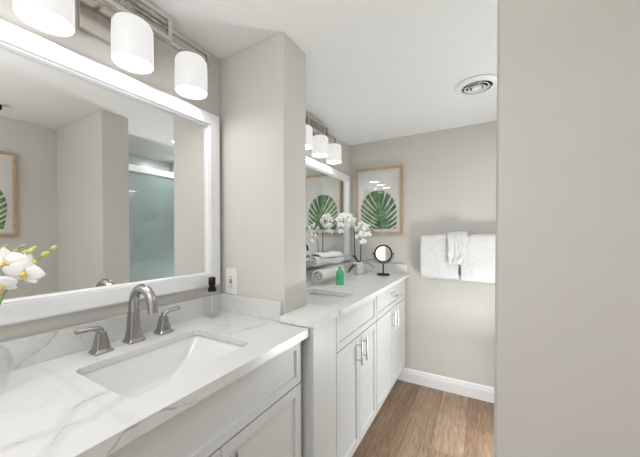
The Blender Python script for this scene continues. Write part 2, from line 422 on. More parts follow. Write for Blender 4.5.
def basin(x0, x1, y0, y1, z, depth, r):
    """undermount basin: inner bowl with sloping ends, outer skin, rim"""
    bm = bmesh.new()
    lev = [(-0.002, -0.012, -0.012), (0.0, -0.0, -0.0), (0.004, 0.03, 0.014), (0.008, 0.06, 0.034), (0.012, 0.09, 0.062), (0.020, 0.11, 0.088), (0.040, 0.124, 0.115), (0.075, 0.13, 0.145)]
    loops = []
    for ix, dz, iy in [(-0.004, 0.0, -0.004)] + [(a, bb * depth / 0.13, c) for a, bb, c in lev[2:]]:
        rr = max(r, r + ix * 0.7)
        loops.append([bm.verts.new((px, py, z - dz)) for px, py in rrect(x0 + ix, x1 - ix, y0 + iy, y1 - iy, rr)])
    n = len(loops[0])
    for a, c in zip(loops, loops[1:]):
        for k in range(n): bm.faces.new((a[k], a[(k + 1) % n], c[(k + 1) % n], c[k]))
    bm.faces.new(loops[-1])
    # outer skin
    lo = [[bm.verts.new((px, py, zz)) for px, py in rrect(x0 - ex, x1 + ex, y0 - ex, y1 + ex, r + .01)] for ex, zz in ((0.016, z), (0.012, z - depth * .6))]
    lo.append([bm.verts.new((px, py, z - depth - 0.012)) for px, py in rrect(x0 + .06, x1 - .06, y0 + .08, y1 - .08, r + .01)])
    for a, c in zip(lo, lo[1:]):
        for k in range(n): bm.faces.new((a[(k + 1) % n], a[k], c[k], c[(k + 1) % n]))
    bm.faces.new(list(reversed(lo[-1])))
    for k in range(n): bm.faces.new((loops[0][(k + 1) % n], loops[0][k], lo[0][k], lo[0][(k + 1) % n]))
    return bm
S1 = (0.157, 0.437, 0.332, 0.708)
top = thing('countertop', 'white veined quartz countertop of the near vanity in front of large mirror', 'countertop', (0.26, 0.52, Z1 - .03), 'veined quartz countertops')
obj('slab', slab([(0.003, Y1A), (E1, Y1A), (E1, Y1B), (0.378, Y1B), (0.378, 0.962), (0.003, 0.962)], rrect(*S1, 0.022), Z1 - 0.018, Z1), 'quartz_veined', top, world=True)
obj('edge_strip', BX(0.506, E1, Y1A, Y1B, Z1 - .030, Z1 - .018), 'quartz_veined', top, world=True)
obj('backsplash', BX(0.003, 0.021, Y1A, 0.962, Z1, 0.981, bev=0.0012), 'quartz_veined', top, world=True)
obj('side_splash', BX(0.0215, 0.372, 0.944, 0.962, Z1, 0.981, bev=0.0012), 'quartz_veined', top, world=True)
sk = thing('sink', 'white rectangular undermount sink in the near countertop in front of the faucet', 'sink', (0.30, 0.52, Z1 - .17), 'undermount sinks')
obj('basin', basin(*S1, Z1 - 0.0185, 0.125, 0.022), 'ceramic', sk, True, True, 60)
obj('drain', LT([(0, .001), (.018, .001), (.022, .003), (.026, .003), (.028, 0), (.026, -.003), (0, -.003)], (0.297, 0.52, Z1 - .1418)), 'chrome', sk, True, True)

# faucet: arched spout between two lever handles
def square_flare(bm, c, prof):
    rings = []
    for w, z in prof:
        rings.append([bm.verts.new((c[0] + px, c[1] + py, c[2] + z)) for px, py in rrect(-w, w, -w, w, w * .25, 3)])
    n = len(rings[0])
    for a, d in zip(rings, rings[1:]):
        for k in range(n): bm.faces.new((a[k], a[(k + 1) % n], d[(k + 1) % n], d[k]))
    bm.faces.new(list(reversed(rings[0]))); bm.faces.new(rings[-1])
fc = thing('faucet', 'brushed nickel arched faucet with two lever handles behind the near sink', 'faucet', (0.074, 0.528, Z1))
bm = bmesh.new(); square_flare(bm, (0, 0, 0), [(.027, 0), (.027, .006), (.0245, .009), (.021, .012), (.0165, .05), (.0145, .10)])
obj('spout_base', bm, 'nickel', fc, True, angle=35)
pts = [(0, 0, .098), (0.0, 0, .115)]
R = 0.055
for k in range(1, 15):
    a = PI - PI * k / 14 * 1.02
    pts.append((R + R * math.cos(a), 0, .126 + R * math.sin(a) * 1.02))
pts.append((2 * R + .002, 0, .108))
obj('spout', TB(pts, [.0150, .0150] + [.0148] * 15, 12, flat=(1.05, 1.0)), 'nickel', fc, True, angle=50)
for s, yy in ((-1, -0.098), (1, 0.100)):
    bm = bmesh.new(); square_flare(bm, (0.006, yy, 0), [(.026, 0), (.026, .005), (.023, .008), (.019, .012), (.0145, .04), (.0115, .056), (.011, .060)])
    h = obj('handle_base', bm, 'nickel', fc, True, angle=35)
    lp = [(.006, yy, .056), (.006, yy + s * .002, .068), (.006, yy + s * .010, .074), (.006, yy + s * .026, .0765), (.006, yy + s * .064, .077)]
    obj('lever', TB(lp, [.0105, .0105, .0098, .0085, .0078], 10, flat=(1.1, .8)), 'nickel', h, True, angle=50)

# ------------------------------------------------------------------ far vanity
Z2, E2A, E2B, YN = 0.929, 0.552, 0.566, 1.137
fl = tag(obj('filler_cabinet', BX(0.384, 0.541, 0.934, 1.128, 0.0, 0.9035), 'cab'), 'plain light grey filler panel joining the two vanities beside the column', 'cabinet')
def far_cab(label, y0, y1, drawer_pull):
    c = thing('vanity_cabinet', label, 'cabinet', (0.27, (y0 + y1) / 2, 0), 'grey vanity cabinets')
    bm = bmesh.new(); box(bm, 0.004, 0.517, y0, y1, 0.12, 0.765); box(bm, 0.505, 0.517, y0, y1, 0.765, 0.9035); box(bm, 0.004, 0.03, y0, y1, 0.765, 0.9035); box(bm, 0.03, 0.505, y0, y0 + .004, 0.765, 0.9035); box(bm, 0.03, 0.505, y1 - .018, y1, 0.765, 0.9035); box(bm, 0.004, 0.462, y0, y1, 0.0, 0.12)
    obj('body', bm, 'cab', c, world=True)
    d = obj('drawer_front', shaker(0.5175, 0.537, y0 + .003, y1 - .003, 0.731, 0.898, 0.046), 'cab', c, world=True)
    ym = (y0 + y1) / 2
    if drawer_pull: pull(ym, 0.815, 0.537, 0.11, d, vertical=False)
    for a, e, hy in ((y0 + .003, ym - .0015, ym - .036), (ym + .0015, y1 - .003, ym + .036)):
        q = obj('door', shaker(0.5175, 0.537, a, e, 0.155, 0.725), 'cab', c, world=True)
        pull(hy, 0.648, 0.537, 0.125, q)
    return c
far_cab('light grey far vanity cabinet nearer the column, plain front above its two doors', 1.1385, 1.699, False)
far_cab('light grey far vanity cabinet against the back wall, with a drawer above its two doors', 1.701, 2.46, True)
S2 = (0.185, 0.482, 1.16, 1.497)
top2 = thing('countertop', 'white quartz countertop of the far vanity running from column to back wall', 'countertop', (0.27, 1.7, Z2 - .025), 'veined quartz countertops')
obj('slab', slab([(0.384, 0.930), (E2A, 0.930), (E2A, YN), (E2B, YN), (E2B, YB - .002), (0.003, YB - .002), (0.003, 1.139), (0.384, 1.139)], rrect(*S2, 0.02), Z2 - 0.025, Z2), 'quartz', top2, world=True)
obj('backsplash', BX(0.003, 0.021, 1.139, YB - .002, Z2, 1.005, bev=0.0012), 'quartz', top2, world=True)
obj('side_splash', BX(0.0215, 0.548, YB - .02, YB - .002, Z2, 1.005, bev=0.0012), 'quartz', top2, world=True)
sk2 = thing('sink', 'white rectangular undermount sink in the far countertop beside the rolled towels', 'sink', (0.33, 1.32, Z2 - .17), 'undermount sinks')
obj('basin', basin(*S2, Z2 - 0.0255, 0.12, 0.02), 'ceramic', sk2, True, True, 60)

# ------------------------------------------------------------------ mirrors
def wall_mirror(y0, y1, z0, z1, label):
    t = thing('wall_mirror', label, 'mirror', (0.0, (y0 + y1) / 2, z0), 'white framed vanity mirrors')
    w = 0.064; bm = bmesh.new()
    # frame profile swept round the rectangle with mitred corners
    prof = [(0.0, 0.001), (0.0, 0.024), (0.006, 0.030), (w - .010, 0.030), (w - .008, 0.022), (w - .006, 0.025), (w - .002, 0.022), (w, 0.014), (w, 0.001)]
    rings = []
    for sy, sz, cy, cz in ((1, 1, y0, z0), (-1, 1, y1, z0), (-1, -1, y1, z1), (1, -1, y0, z1)):
        rings.append([bm.verts.new((px, cy + sy * pw, cz + sz * pw)) for pw, px in prof])
    n = len(prof)
    for i in range(4):
        a, c = rings[i], rings[(i + 1) % 4]
        for k in range(n): bm.faces.new((a[k], a[(k + 1) % n], c[(k + 1) % n], c[k]))
    obj('frame', bm, 'frame_white', t, world=True)
    obj('mirror_glass', BX(0.002, 0.007, y0 + w - .002, y1 - w + .002, z0 + w - .002, z1 - w + .002), 'mirror', t, world=True)
    return t
wall_mirror(0.105, 0.939, 1.026, 1.816, 'large white framed mirror on the wall behind the near sink')
wall_mirror(1.20, 2.475, 1.026, 1.816, 'white framed mirror above the far vanity partly hidden by the column')

# ------------------------------------------------------------------ vanity lights
def bar_loop(bm, x, y0, y1, z0, z1, w):
    h = w / 2
    box(bm, x - h, x + h, y0, y1, z1 - w, z1); box(bm, x - h, x + h, y0, y1, z0, z0 + w)
    box(bm, x - h, x + h, y0, y0 + w, z0 + w, z1 - w); box(bm, x - h, x + h, y1 - w, y1, z0 + w, z1 - w)
def vanity_light(loc, label):
    t = thing('vanity_light', label, 'wall light', loc, 'nickel vanity lights')
    ZB = 1.95
    obj('back_plate', BX(0.001, 0.02, -.115, .115, 1.905 - ZB, 2.03 - ZB, bev=.002), 'plate_nickel', t)
    bm = bmesh.new(); bar_loop(bm, .055, -.335, .335, 1.992 - ZB, 2.055 - ZB, .014)
    for s in (-1, 1): box(bm, .018, .052, s * .06 - .006, s * .06 + .006, 2.005 - ZB, 2.017 - ZB)
    obj('long_frame', bm, 'plate_nickel', t)
    bm = bmesh.new(); bar_loop(bm, .082, -.142, .142, 1.985 - ZB, 2.072 - ZB, .014)
    for s in (-1, 1): box(bm, .058, .0775, s * .05 - .005, s * .05 + .005, 1.994 - ZB, 2.001 - ZB)
    obj('short_frame', bm, 'plate_nickel', t)
    for k in (-1, 0, 1):
        y = k * .218
        bm = bmesh.new()
        tube(bm, [(.056, y - .022, 1.996 - ZB), (.094, y, 1.970 - ZB)], .0055, 8); tube(bm, [(.056, y + .022, 1.996 - ZB), (.094, y, 1.970 - ZB)], .0055, 8)
        lathe(bm, [(0, .012), (.018, .012), (.018, 0), (0, 0)], (.096, y, 1.961 - ZB), 20)
        obj('arm', bm, 'plate_nickel', t, True)
        sh = obj('shade', LT([(0, .136), (.040, .136), (.052, .132), (.0585, .120), (.0595, .08), (.0595, .003), (.058, 0), (.056, .002), (.056, .11), (.048, .124), (0, .128)], (.096, y, 1.825 - ZB), 40), 'shade', t, True)
        obj('diffuser', LT([(0, 0), (.0555, 0), (.0555, .003), (0, .003)], (.096, y, 1.829 - ZB), 40), 'bulb', sh, True)
    return t
vanity_light((0, 0.52, 1.95), 'three shade brushed nickel vanity light above the near mirror')
vanity_light((0, 1.775, 1.95), 'three shade brushed nickel vanity light above the far mirror, partly behind column')

# ------------------------------------------------------------------ outlet
ot = thing('wall_outlet', 'white outlet plate with test buttons on the column above the side splash', 'outlet', (0.076, 0.965, 1.043))
obj('plate', BX(-.037, .037, -.006, -.0005, -.060, .060, bev=.002), 'outlet', ot)
ins = obj('socket_face', BX(-.0175, .0175, -.009, -.006, -.035, .035, bev=.001), 'outlet', ot)
for z in (-.021, .021):
    for dx in (-.006, .006): obj('slot', BX(dx - .0012, dx + .0012, -.0096, -.009, z - .004, z + .004), 'outlet_grey', ins)
    obj('ground_hole', BX(-.0022, .0022, -.0096, -.009, z - .0115, z - .0075), 'outlet_grey', ins)
for z, mm in ((-.0052, 'outlet_grey'), (.0052, 'red')):
    obj('test_button', BX(-.007, .007, -.0104, -.009, z - .0038, z + .0038, bev=.0005), mm, ins)

# ------------------------------------------------------------------ soap dispenser
sd = thing('soap_dispenser', 'clear square glass soap dispenser with black pump in the counter corner', 'soap dispenser', (0.068, 0.856, Z1 + .0006), rot=(0, 0, 0.1))
bm = bmesh.new(); w = .028
for wi, z0, z1 in ((w, 0, .112),):
    box(bm, -w, w, -w, w, 0, .112, bev=.004)
obj('bottle', bm, 'clear', sd, True)
bm = bmesh.new(); box(bm, -.024, .024, -.024, .024, .0015, .013, bev=.002); obj('glass_base', bm, 'clear', sd, True)
bm = bmesh.new(); lathe(bm, [(0, .112), (.0175, .112), (.0175, .126), (.015, .128), (.013, .129), (.013, .138), (.0145, .139), (.0145, .170), (.013, .173), (0, .173)], n=24)
pu = obj('pump', bm, 'black', sd, True)
obj('nozzle', TB([(0, 0, .164), (.014, -.022, .165), (.026, -.040, .162)], [.0065, .0055, .0045], 10), 'black', pu, True)
obj('dip_tube', TB([(0, 0, .016), (0, 0, .111)], .0022, 8), 'outlet', pu, True)

# ------------------------------------------------------------------ orchid blossoms
def petal(bm, L_, W_, ang, cup=.15, z=0.0, tilt=0.0, n=6, pw=0.75):
    """rounded petal in the XY plane pointing along ang, face +Z"""
    ca, sa = math.cos(ang), math.sin(ang); rows = []
    for i in range(n + 1):
        t = i / n
        half = W_ / 2 * math.sin(PI * min(1, (0.10 + .90 * t ** pw))) ** .7 if t < 1 else W_ * .03
        row = []
        for s in (-1, -.5, 0, .5, 1):
            lx = L_ * (0.06 + .94 * t); ly = s * half
            zz = z + cup * L_ * (t * t * .55) * (1 if tilt == 0 else tilt) - .10 * L_ * s * s * half / (W_ / 2 + 1e-9) + .02 * L_ * math.sin(7 * t + 3 * s)
            row.append(bm.verts.new((lx * ca - ly * sa, lx * sa + ly * ca, zz)))
        rows.append(row)
    for a, c in zip(rows, rows[1:]):
        for k in range(4): bm.faces.new((a[k], a[k + 1], c[k + 1], c[k]))
def blossom(parent, loc, normal, size, roll=0.0, name='blossom', lip='lip', ls=1.0):
    z = Vector(normal).normalized(); x = Vector((0, 0, 1)).cross(z)
    if x.length < 1e-3: x = Vector((1, 0, 0))
    x.normalize(); y = z.cross(x)
    mt = Matrix((x, y, z)).transposed().to_4x4() @ Matrix.Rotation(roll, 4, 'Z')
    mt.translation = Vector(loc)
    bm = bmesh.new(); s = size / 2
    for a in (90, 215, 325): petal(bm, s * .95, s * .72, math.radians(a), cup=.12, z=-.03 * s)
    for a in (8, 172): petal(bm, s * 1.05, s * 1.18, math.radians(a), cup=.16, z=.04 * s, pw=.62)
    bmesh.ops.transform(bm, matrix=mt, verts=bm.verts)
    o = obj(name, bm, 'petal', parent, True, angle=80)
    o.modifiers.new('thickness', 'SOLIDIFY').thickness = 0.0006
    bm = bmesh.new()
    bmesh.ops.create_uvsphere(bm, u_segments=10, v_segments=8, radius=s * .15)
    for v in bm.verts: v.co = Vector((v.co.x * .9, v.co.y * 1.2 - s * .05, v.co.z + s * .16))
    for sx in (-1, 1):
        r = bmesh.ops.create_uvsphere(bm, u_segments=8, v_segments=6, radius=s * .10)
        for v in r['verts']: v.co = Vector((v.co.x + sx * s * .13, v.co.y - s * .12, v.co.z * 1.3 + s * .18))
    petal(bm, s * .40, s * .26, math.radians(270), cup=.5, z=.12 * s)
    bmesh.ops.transform(bm, matrix=mt @ Matrix.Diagonal((ls, ls, ls, 1)), verts=bm.verts)
    obj('lip', bm, lip, o, True)['label'] = 'yellow blossom centre'
    return o
def bud(parent, p, d, r, mat='bud'):
    bm = bmesh.new(); bmesh.ops.create_uvsphere(bm, u_segments=12, v_segments=8, radius=r)
    for v in bm.verts: v.co.z *= 1.45; k = 1 - .25 * (v.co.z / (1.45 * r)); v.co.x *= k; v.co.y *= k
    q = Vector((0, 0, 1)).rotation_difference(Vector(d).normalized())
    bmesh.ops.transform(bm, matrix=Matrix.Translation(p) @ q.to_matrix().to_4x4(), verts=bm.verts)
    return obj('bud', bm, mat, parent, True)

# near orchid in a round glass vase at the left end of the counter
vz = thing('glass_vase', 'round clear glass vase at the left end of the near counter', 'vase', (0.118, 0.176, Z1 + .0006))
prof = [(0, 0), (.030, 0), (.034, .004), (.049, .020), (.056, .045), (.055, .068), (.045, .092), (.034, .103), (.033, .110), (.036, .116),
        (.034, .116), (.031, .110), (.032, .102), (.043, .090), (.0525, .067), (.0535, .046), (.047, .023), (.032, .012), (0, .010)]
obj('globe', LT(prof, n=48), 'clear', vz, True, angle=60)
orc = thing('orchid', 'white orchid spray with yellow centres standing in the glass vase', 'flower', (0.118, 0.176, Z1 + .012))
O0 = Vector(orc.location)
def rel(p): return tuple(Vector(p) - O0)
st = [rel(p) for p in ((.110, .168, .918), (.118, .180, 1.00), (.120, .205, 1.09), (.120, .222, 1.135), (.118, .242, 1.172), (.116, .262, 1.192), (.118, .283, 1.204), (.120, .306, 1.227))]
obj('stem', TB(st, [.0030, .0030, .0028, .0026, .0024, .0022, .0018, .0013], 8), 'stem', orc, True)
st2 = [rel(p) for p in ((.117, .240, 1.172), (.112, .250, 1.200), (.112, .258, 1.215), (.114, .270, 1.229))]
obj('side_stem', TB(st2, [.0018, .0016, .0014, .0010], 6), 'stem', orc, True)
for p, nrm, sz, ro in (((.135, .216, 1.196), (.85, -.35, .10), .076, .1), ((.150, .243, 1.170), (.80, -.30, -.10), .072, -.3),
                       ((.125, .262, 1.194), (.35, .75, .35), .062, .4), ((.135, .205, 1.146), (.75, -.35, -.45), .066, .2),
                       ((.110, .185, 1.180), (.6, -.7, .2), .068, 0.0)):
    blossom(orc, rel(p), nrm, sz, ro)
for p, d, r in (((.120, .291, 1.212), (.2, .6, .5), .0068), ((.120, .307, 1.2275), (.2, .6, .6), .0052), ((.113, .253, 1.216), (.1, .4, .6), .0062), ((.113, .265, 1.222), (.1, .6, .5), .0055), ((.114, .271, 1.2285), (.1, .7, .5), .0042)):
    bud(orc, rel(p), d, r)

# ------------------------------------------------------------------ framed leaf prints
def leaf_mesh():
    """monstera-type leaf: rounded outline with curved slits running in towards the midrib, cut straight at the foot"""
    bm = bmesh.new(); nx, nz = 150, 150; W_, H_ = 0.165, 0.345
    def inside(x, z):
        xc = x + .012 * (z / H_)
        e = (abs(xc) / W_) ** 2.15 + ((z - .148) / .197) ** 2 if z > .148 else (abs(xc) / W_) ** 2.6 + ((z - .148) / .34) ** 2
        if e > 1 or z < 0: return False
        bx = .035 - .05 * (z / H_)                       # midrib
        dx = x - bx; s = 1 if dx > 0 else -1; ax = abs(dx)
        for i, (z0, k) in enumerate(((-.030, .10), (0.0, .22), (.028, .36), (.056, .54), (.084, .80), (.112, 1.25), (.135, 2.4))):
            zc = z0 + ax * k + ax * ax * (2.4 - .3 * i) + (.010 if s > 0 else 0)
            st_ = (.040, .034, .046, .036, .044, .036, .026)[i] + .006 * s
            if i > 5: st_ = .020
            if ax > st_:
                w_ = .0016 + .0052 * min(1, (ax - st_) / .05)
                if abs(z - zc) < w_ * math.sqrt(1 + k * k): return False
        if ax < .0008 and z < .26: return False
        return True
    grid = {}
    def v(i, j):
        if (i, j) not in grid: grid[(i, j)] = bm.verts.new(((i / nx - .5) * 2 * W_ * 1.06, 0, j / nz * H_))
        return grid[(i, j)]
    for i in range(nx):
        for j in range(nz):
            if inside(((i + .5) / nx - .5) * 2 * W_ * 1.06, (j + .5) / nz * H_):
                bm.faces.new((v(i, j), v(i + 1, j), v(i + 1, j + 1), v(i, j + 1)))
    return bm
def leaf_material():
    m, nt, b = new_mat('leaf_ink'); b.inputs['Roughness'].default_value = 0.8
    tc = N(nt, 'ShaderNodeTexCoord'); n = N(nt, 'ShaderNodeTexNoise'); n.inputs['Scale'].default_value = 14; n.inputs['Detail'].default_value = 4
    L(nt, tc.outputs['Object'], n.inputs['Vector'])
    r = ramp(nt, [(0.36, (0.012, 0.085, 0.040)), (0.48, (0.06, 0.19, 0.075)), (0.58, (0.15, 0.30, 0.11)), (0.72, (0.32, 0.42, 0.24))])
    L(nt, n.outputs['Fac'], r.inputs[0]); L(nt, r.outputs[0], b.inputs['Base Color'])
    return m
M['leaf_print'] = leaf_material()
def picture(label, loc, rotz):
    t = thing('framed_print', label, 'picture', loc, 'framed leaf prints', (0, 0, rotz))
    W_, H_, w, d = 0.428, 0.595, 0.020, 0.028          # hangs facing -Y, base centre at origin
    bm = bmesh.new(); rings = []
    prof = [(0, 0), (0, -d), (w * .8, -d), (w, -d + .003), (w, 0)]
    for sx, sz, cx, cz in ((1, 1, -W_ / 2, 0), (-1, 1, W_ / 2, 0), (-1, -1, W_ / 2, H_), (1, -1, -W_ / 2, H_)):
        rings.append([bm.verts.new((cx + sx * a, y, cz + sz * a)) for a, y in prof])
    for i in range(4):
        a, c = rings[i], rings[(i + 1) % 4]
        for k in range(5): bm.faces.new((a[k], a[(k + 1) % 5], c[(k + 1) % 5], c[k]))
    obj('frame', bm, 'oak', t)
    obj('mat_board', BX(-W_ / 2 + w, W_ / 2 - w, -.012, -.002, w, H_ - w), 'paper', t)
    obj('print_sheet', BX(-W_ / 2 + w + .014, W_ / 2 - w - .028, -.0132, -.0121, w + .05, H_ - w - .012), 'print', t)
    bm = leaf_mesh(); bmesh.ops.translate(bm, vec=(.003, -.0137, .047), verts=bm.verts)
    obj('leaf_print', bm, 'leaf_print', t)
    obj('glass_pane', BX(-W_ / 2 + w + .0004, W_ / 2 - w - .0004, -.020, -.018, w + .0004, H_ - w - .0004), 'pane', t)
    return t
picture('oak framed green leaf print on the back wall above far vanity', (0.296, YB - .001, 1.266), 0)
picture('oak framed leaf print across the room, seen at left edge of the near mirror', (W3 - .001, 0.502, 1.260), -PI / 2)

# ------------------------------------------------------------------ far counter things
def roll_towel(bm, R, Ln, turns, seed, squash=1.0, rough=.0015):
    """spiral-wound towel along +Y, bottom at z=0"""
    rnd = random.Random(seed); n = int(turns * 26); r0 = R * .13; pitch = (R - r0) / turns; th = pitch * .68
    inner, outer = [], []
    for i in range(n + 1):
        a = 2 * PI * turns * i / n; r = r0 + (R - r0) * i / n
        inner.append((max(r - th, .0008), a)); outer.append((r, a))
    secs = 9; prev = None
    for s in range(secs + 1):
        y = Ln * s / secs; puff = 1 + .03 * math.sin(s * 1.3 + seed)
        ring = []
        for (r, a) in outer + list(reversed(inner)):
            rr = r * puff + (rough * math.sin(3 * a + s * 1.1 + seed) if r > R * .6 else 0)
            ring.append(bm.verts.new((rr * math.cos(a + 2.2), y + (.0035 * math.sin(a * 2 + seed) if s in (0, secs) else 0), max(0.0, R + rr * math.sin(a + 2.2)) * squash)))
        if prev:
            m_ = len(ring)
            for k in range(m_): bm.faces.new((prev[k], prev[(k + 1) % m_], ring[(k + 1) % m_], ring[k]))
        if s in (0, secs):
            m_ = len(ring); h = m_ // 2
            for k in range(h - 1): bm.faces.new((ring[k], ring[k + 1], ring[m_ - 2 - k], ring[m_ - 1 - k]))
        prev = ring
bm = bmesh.new(); roll_towel(bm, .053, .37, 2.4, 1)
lt = tag(obj('rolled_towel', bm, 'terry_cream', None, True, angle=50), 'rolled cream towel lying on the far counter, lower one beneath the other towel', 'towel', 'rolled towels')
lt.location = (.168, 1.615, Z2 + .002); lt.rotation_euler = (0, 0, math.radians(2))
ut = thing('rolled_towel', 'rolled white towel on top of the lower towel on the far counter', 'towel', (.122, 1.63, Z2 + .1085), 'rolled towels', (math.radians(-1), 0, math.radians(-3)))
bm = bmesh.new(); roll_towel(bm, .043, .37, 2.2, 4, .95, .004)
obj('roll', bm, 'terry', ut, True, angle=50)
bm = bmesh.new(); rows = []
for i in range(13):
    t_ = i / 12; row = []
    for j in range(9):
        s_ = j / 8; a = math.radians(150 - 115 * s_); rr = .0445 + .006 * math.sin(4 * t_ + 3 * s_) ** 2 + .010 * math.exp(-((s_ - .25 - .4 * t_) / .16) ** 2)
        row.append(bm.verts.new((rr * math.cos(a), .02 + .31 * t_ + .03 * s_, (.043 + rr * math.sin(a)) * .95)))
    rows.append(row)
for a, c in zip(rows, rows[1:]):
    for k in range(8): bm.faces.new((a[k], a[k + 1], c[k + 1], c[k]))
fo = obj('loose_fold', bm, 'terry', ut, True, angle=80)
sm = fo.modifiers.new('thickness', 'SOLIDIFY'); sm.thickness = .007; sm.offset = 1

gb = thing('green_bottle', 'small green bottle standing in front of the rolled towels on far counter', 'bottle', (.279, 1.717, Z2 + .0008))
bm = bmesh.new(); rings = []
for wx, wy, z in ((.020, .013, 0), (.024, .016, .003), (.0245, .0165, .05), (.024, .016, .075), (.019, .014, .086), (.011, .010, .092), (.0095, .0095, .094)):
    rings.append([bm.verts.new((px, py, z)) for px, py in rrect(-wx, wx, -wy, wy, min(wx, wy) * .8, 4)])
n = len(rings[0])
for a, c in zip(rings, rings[1:]):
    for k in range(n): bm.faces.new((a[k], a[(k + 1) % n], c[(k + 1) % n], c[k]))
bm.faces.new(list(reversed(rings[0]))); bm.faces.new(rings[-1])
bmesh.ops.rotate(bm, cent=(0, 0, 0), matrix=Matrix.Rotation(math.radians(28), 3, 'Z'), verts=bm.verts)
obj('bottle_body', bm, 'green', gb, True, angle=35)
obj('cap', LT([(0, .094), (.010, .094), (.010, .109), (.0085, .111), (0, .111)], n=20), 'green', gb, True)
gb.scale = (1.08, 1.08, 1.06)

# potted orchid
po = thing('potted_orchid', 'white orchid in small white pot on the far counter by the mirror', 'potted plant', (.197, 2.262, Z2 + .0006))
P0 = Vector(po.location)
def rp(p): return tuple(Vector(p) - P0)
obj('pot', LT([(0, 0), (.034, 0), (.040, .004), (.048, .04), (.049, .075), (.047, .100), (.045, .104), (.042, .102), (.042, .088), (0, .088)], n=32), 'pot', po, True)
obj('soil', LT([(0, .093), (.032, .0915), (.0415, .0885)], n=20), 'soil', po, True)
s1 = [rp(p) for p in ((.187, 2.25, 1.02), (.162, 2.25, 1.10), (.160, 2.25, 1.26), (.152, 2.245, 1.36), (.125, 2.235, 1.405), (.085, 2.22, 1.425), (.055, 2.205, 1.41))]
s2 = [rp(p) for p in ((.207, 2.265, 1.02), (.213, 2.26, 1.10), (.216, 2.255, 1.20), (.222, 2.25, 1.28), (.245, 2.24, 1.325), (.285, 2.23, 1.33), (.325, 2.22, 1.30))]
for s in (s1, s2): obj('stem', TB(s, [.004, .0038, .0036, .003, .0026, .002, .0015], 8), 'stem_dark', po, True)
def strap_leaf(az, ln, wd, rise, droop, base=(0, 0, .088)):
    bm = bmesh.new(); rows = []
    for i in range(10):
        t_ = i / 9; r = ln * t_; z = rise * t_ - droop * t_ * t_; hw = wd / 2 * math.sin(PI * (.12 + .86 * t_)) ** .7
        row = []
        for s in (-1, 0, 1): row.append(bm.verts.new((base[0] + r * math.cos(az) - s * hw * math.sin(az), base[1] + r * math.sin(az) + s * hw * math.cos(az), base[2] + z + (.12 * hw if s else 0))))
        rows.append(row)
    for a, c in zip(rows, rows[1:]):
        for k in range(2): bm.faces.new((a[k], a[k + 1], c[k + 1], c[k]))
    o = obj('leaf', bm, 'leaf', po, True, angle=80)
    o.modifiers.new('thickness', 'SOLIDIFY').thickness = .002
strap_leaf(math.radians(-115), .125, .052, .015, .085)
strap_leaf(math.radians(150), .10, .030, .10, .03)
strap_leaf(math.radians(15), .14, .022, .09, .055)
strap_leaf(math.radians(-10), .15, .012, .06, .085)
strap_leaf(math.radians(-60), .07, .02, .05, .02)
fl_ = [((.150, 2.22, 1.385), (.6, -.8, 0), .075), ((.118, 2.21, 1.415), (.5, -.85, .1), .075), ((.080, 2.20, 1.42), (.3, -.9, .1), .070), ((.050, 2.185, 1.395), (.2, -.9, -.2), .066), ((.135, 2.235, 1.34), (.4, -.8, -.2), .066),
       ((.062, 2.19, 1.345), (.1, -.9, -.1), .060), ((.058, 2.20, 1.290), (.1, -.9, -.2), .055),
       ((.205, 2.23, 1.310), (.5, -.8, .1), .072), ((.240, 2.22, 1.345), (.5, -.8, .2), .070), ((.280, 2.215, 1.320), (.6, -.8, 0), .070), ((.255, 2.21, 1.270), (.6, -.8, -.1), .070), ((.215, 2.22, 1.245), (.5, -.8, -.2), .066), ((.250, 2.22, 1.205), (.5, -.8, -.3), .056), ((.300, 2.215, 1.265), (.6, -.7, -.2), .050)]
for i, (p, nrm, sz) in enumerate(fl_): blossom(po, rp(p), nrm, sz * 1.1, .3 * math.sin(i * 2.3), lip='lip_pale', ls=.75)
for p in ((.325, 2.22, 1.30), (.340, 2.218, 1.285), (.312, 2.225, 1.325)): bud(po, rp(p), (1, 0, .3), .009, 'stem')

# makeup mirror
mm = thing('makeup_mirror', 'black round tilting makeup mirror on a stand by the back wall', 'mirror', (.396, 2.296, Z2 + .0006))
obj('base', LT([(0, 0), (.052, 0), (.054, .004), (.050, .010), (.030, .013), (0, .014)], n=40), 'black', mm, True)
obj('post', TB([(0, 0, .012), (0, 0, .092)], .0058, 14), 'black', mm, True)
ctr = Vector((0, 0, .175)); face = Vector((.38, -.92, .10)).normalized()
hx = Vector((0, 0, 1)).cross(face).normalized() * -1
RM = .074
yk = []
for k in range(25):
    a = PI + PI * k / 24
    yk.append(tuple(ctr + hx * (RM + .008) * math.cos(a) + Vector((0, 0, 1)) * (RM + .008) * math.sin(a)))
obj('yoke', TB(yk, .0024, 8), 'black', mm, True)
q = Vector((0, 0, 1)).rotation_difference(face).to_matrix().to_4x4()
def place(bm): bmesh.ops.transform(bm, matrix=Matrix.Translation(ctr) @ q, verts=bm.verts); return bm
rim = obj('rim', place(LT([(RM - .012, -.006), (RM, -.006), (RM + .001, 0), (RM, .006), (RM - .011, .006), (RM - .012, .004), (RM - .012, -.006)], n=48)), 'black', mm, True)
obj('mirror_disc', place(LT([(0, -.003), (RM - .0122, -.003), (RM - .0122, .002), (0, .002)], n=48)), 'mirror', mm, True)
for s in (-1, 1): obj('pivot_knob', TB([tuple(ctr + hx * s * (RM - .001)), tuple(ctr + hx * s * (RM + .015))], .0045, 10), 'black', rim, True)

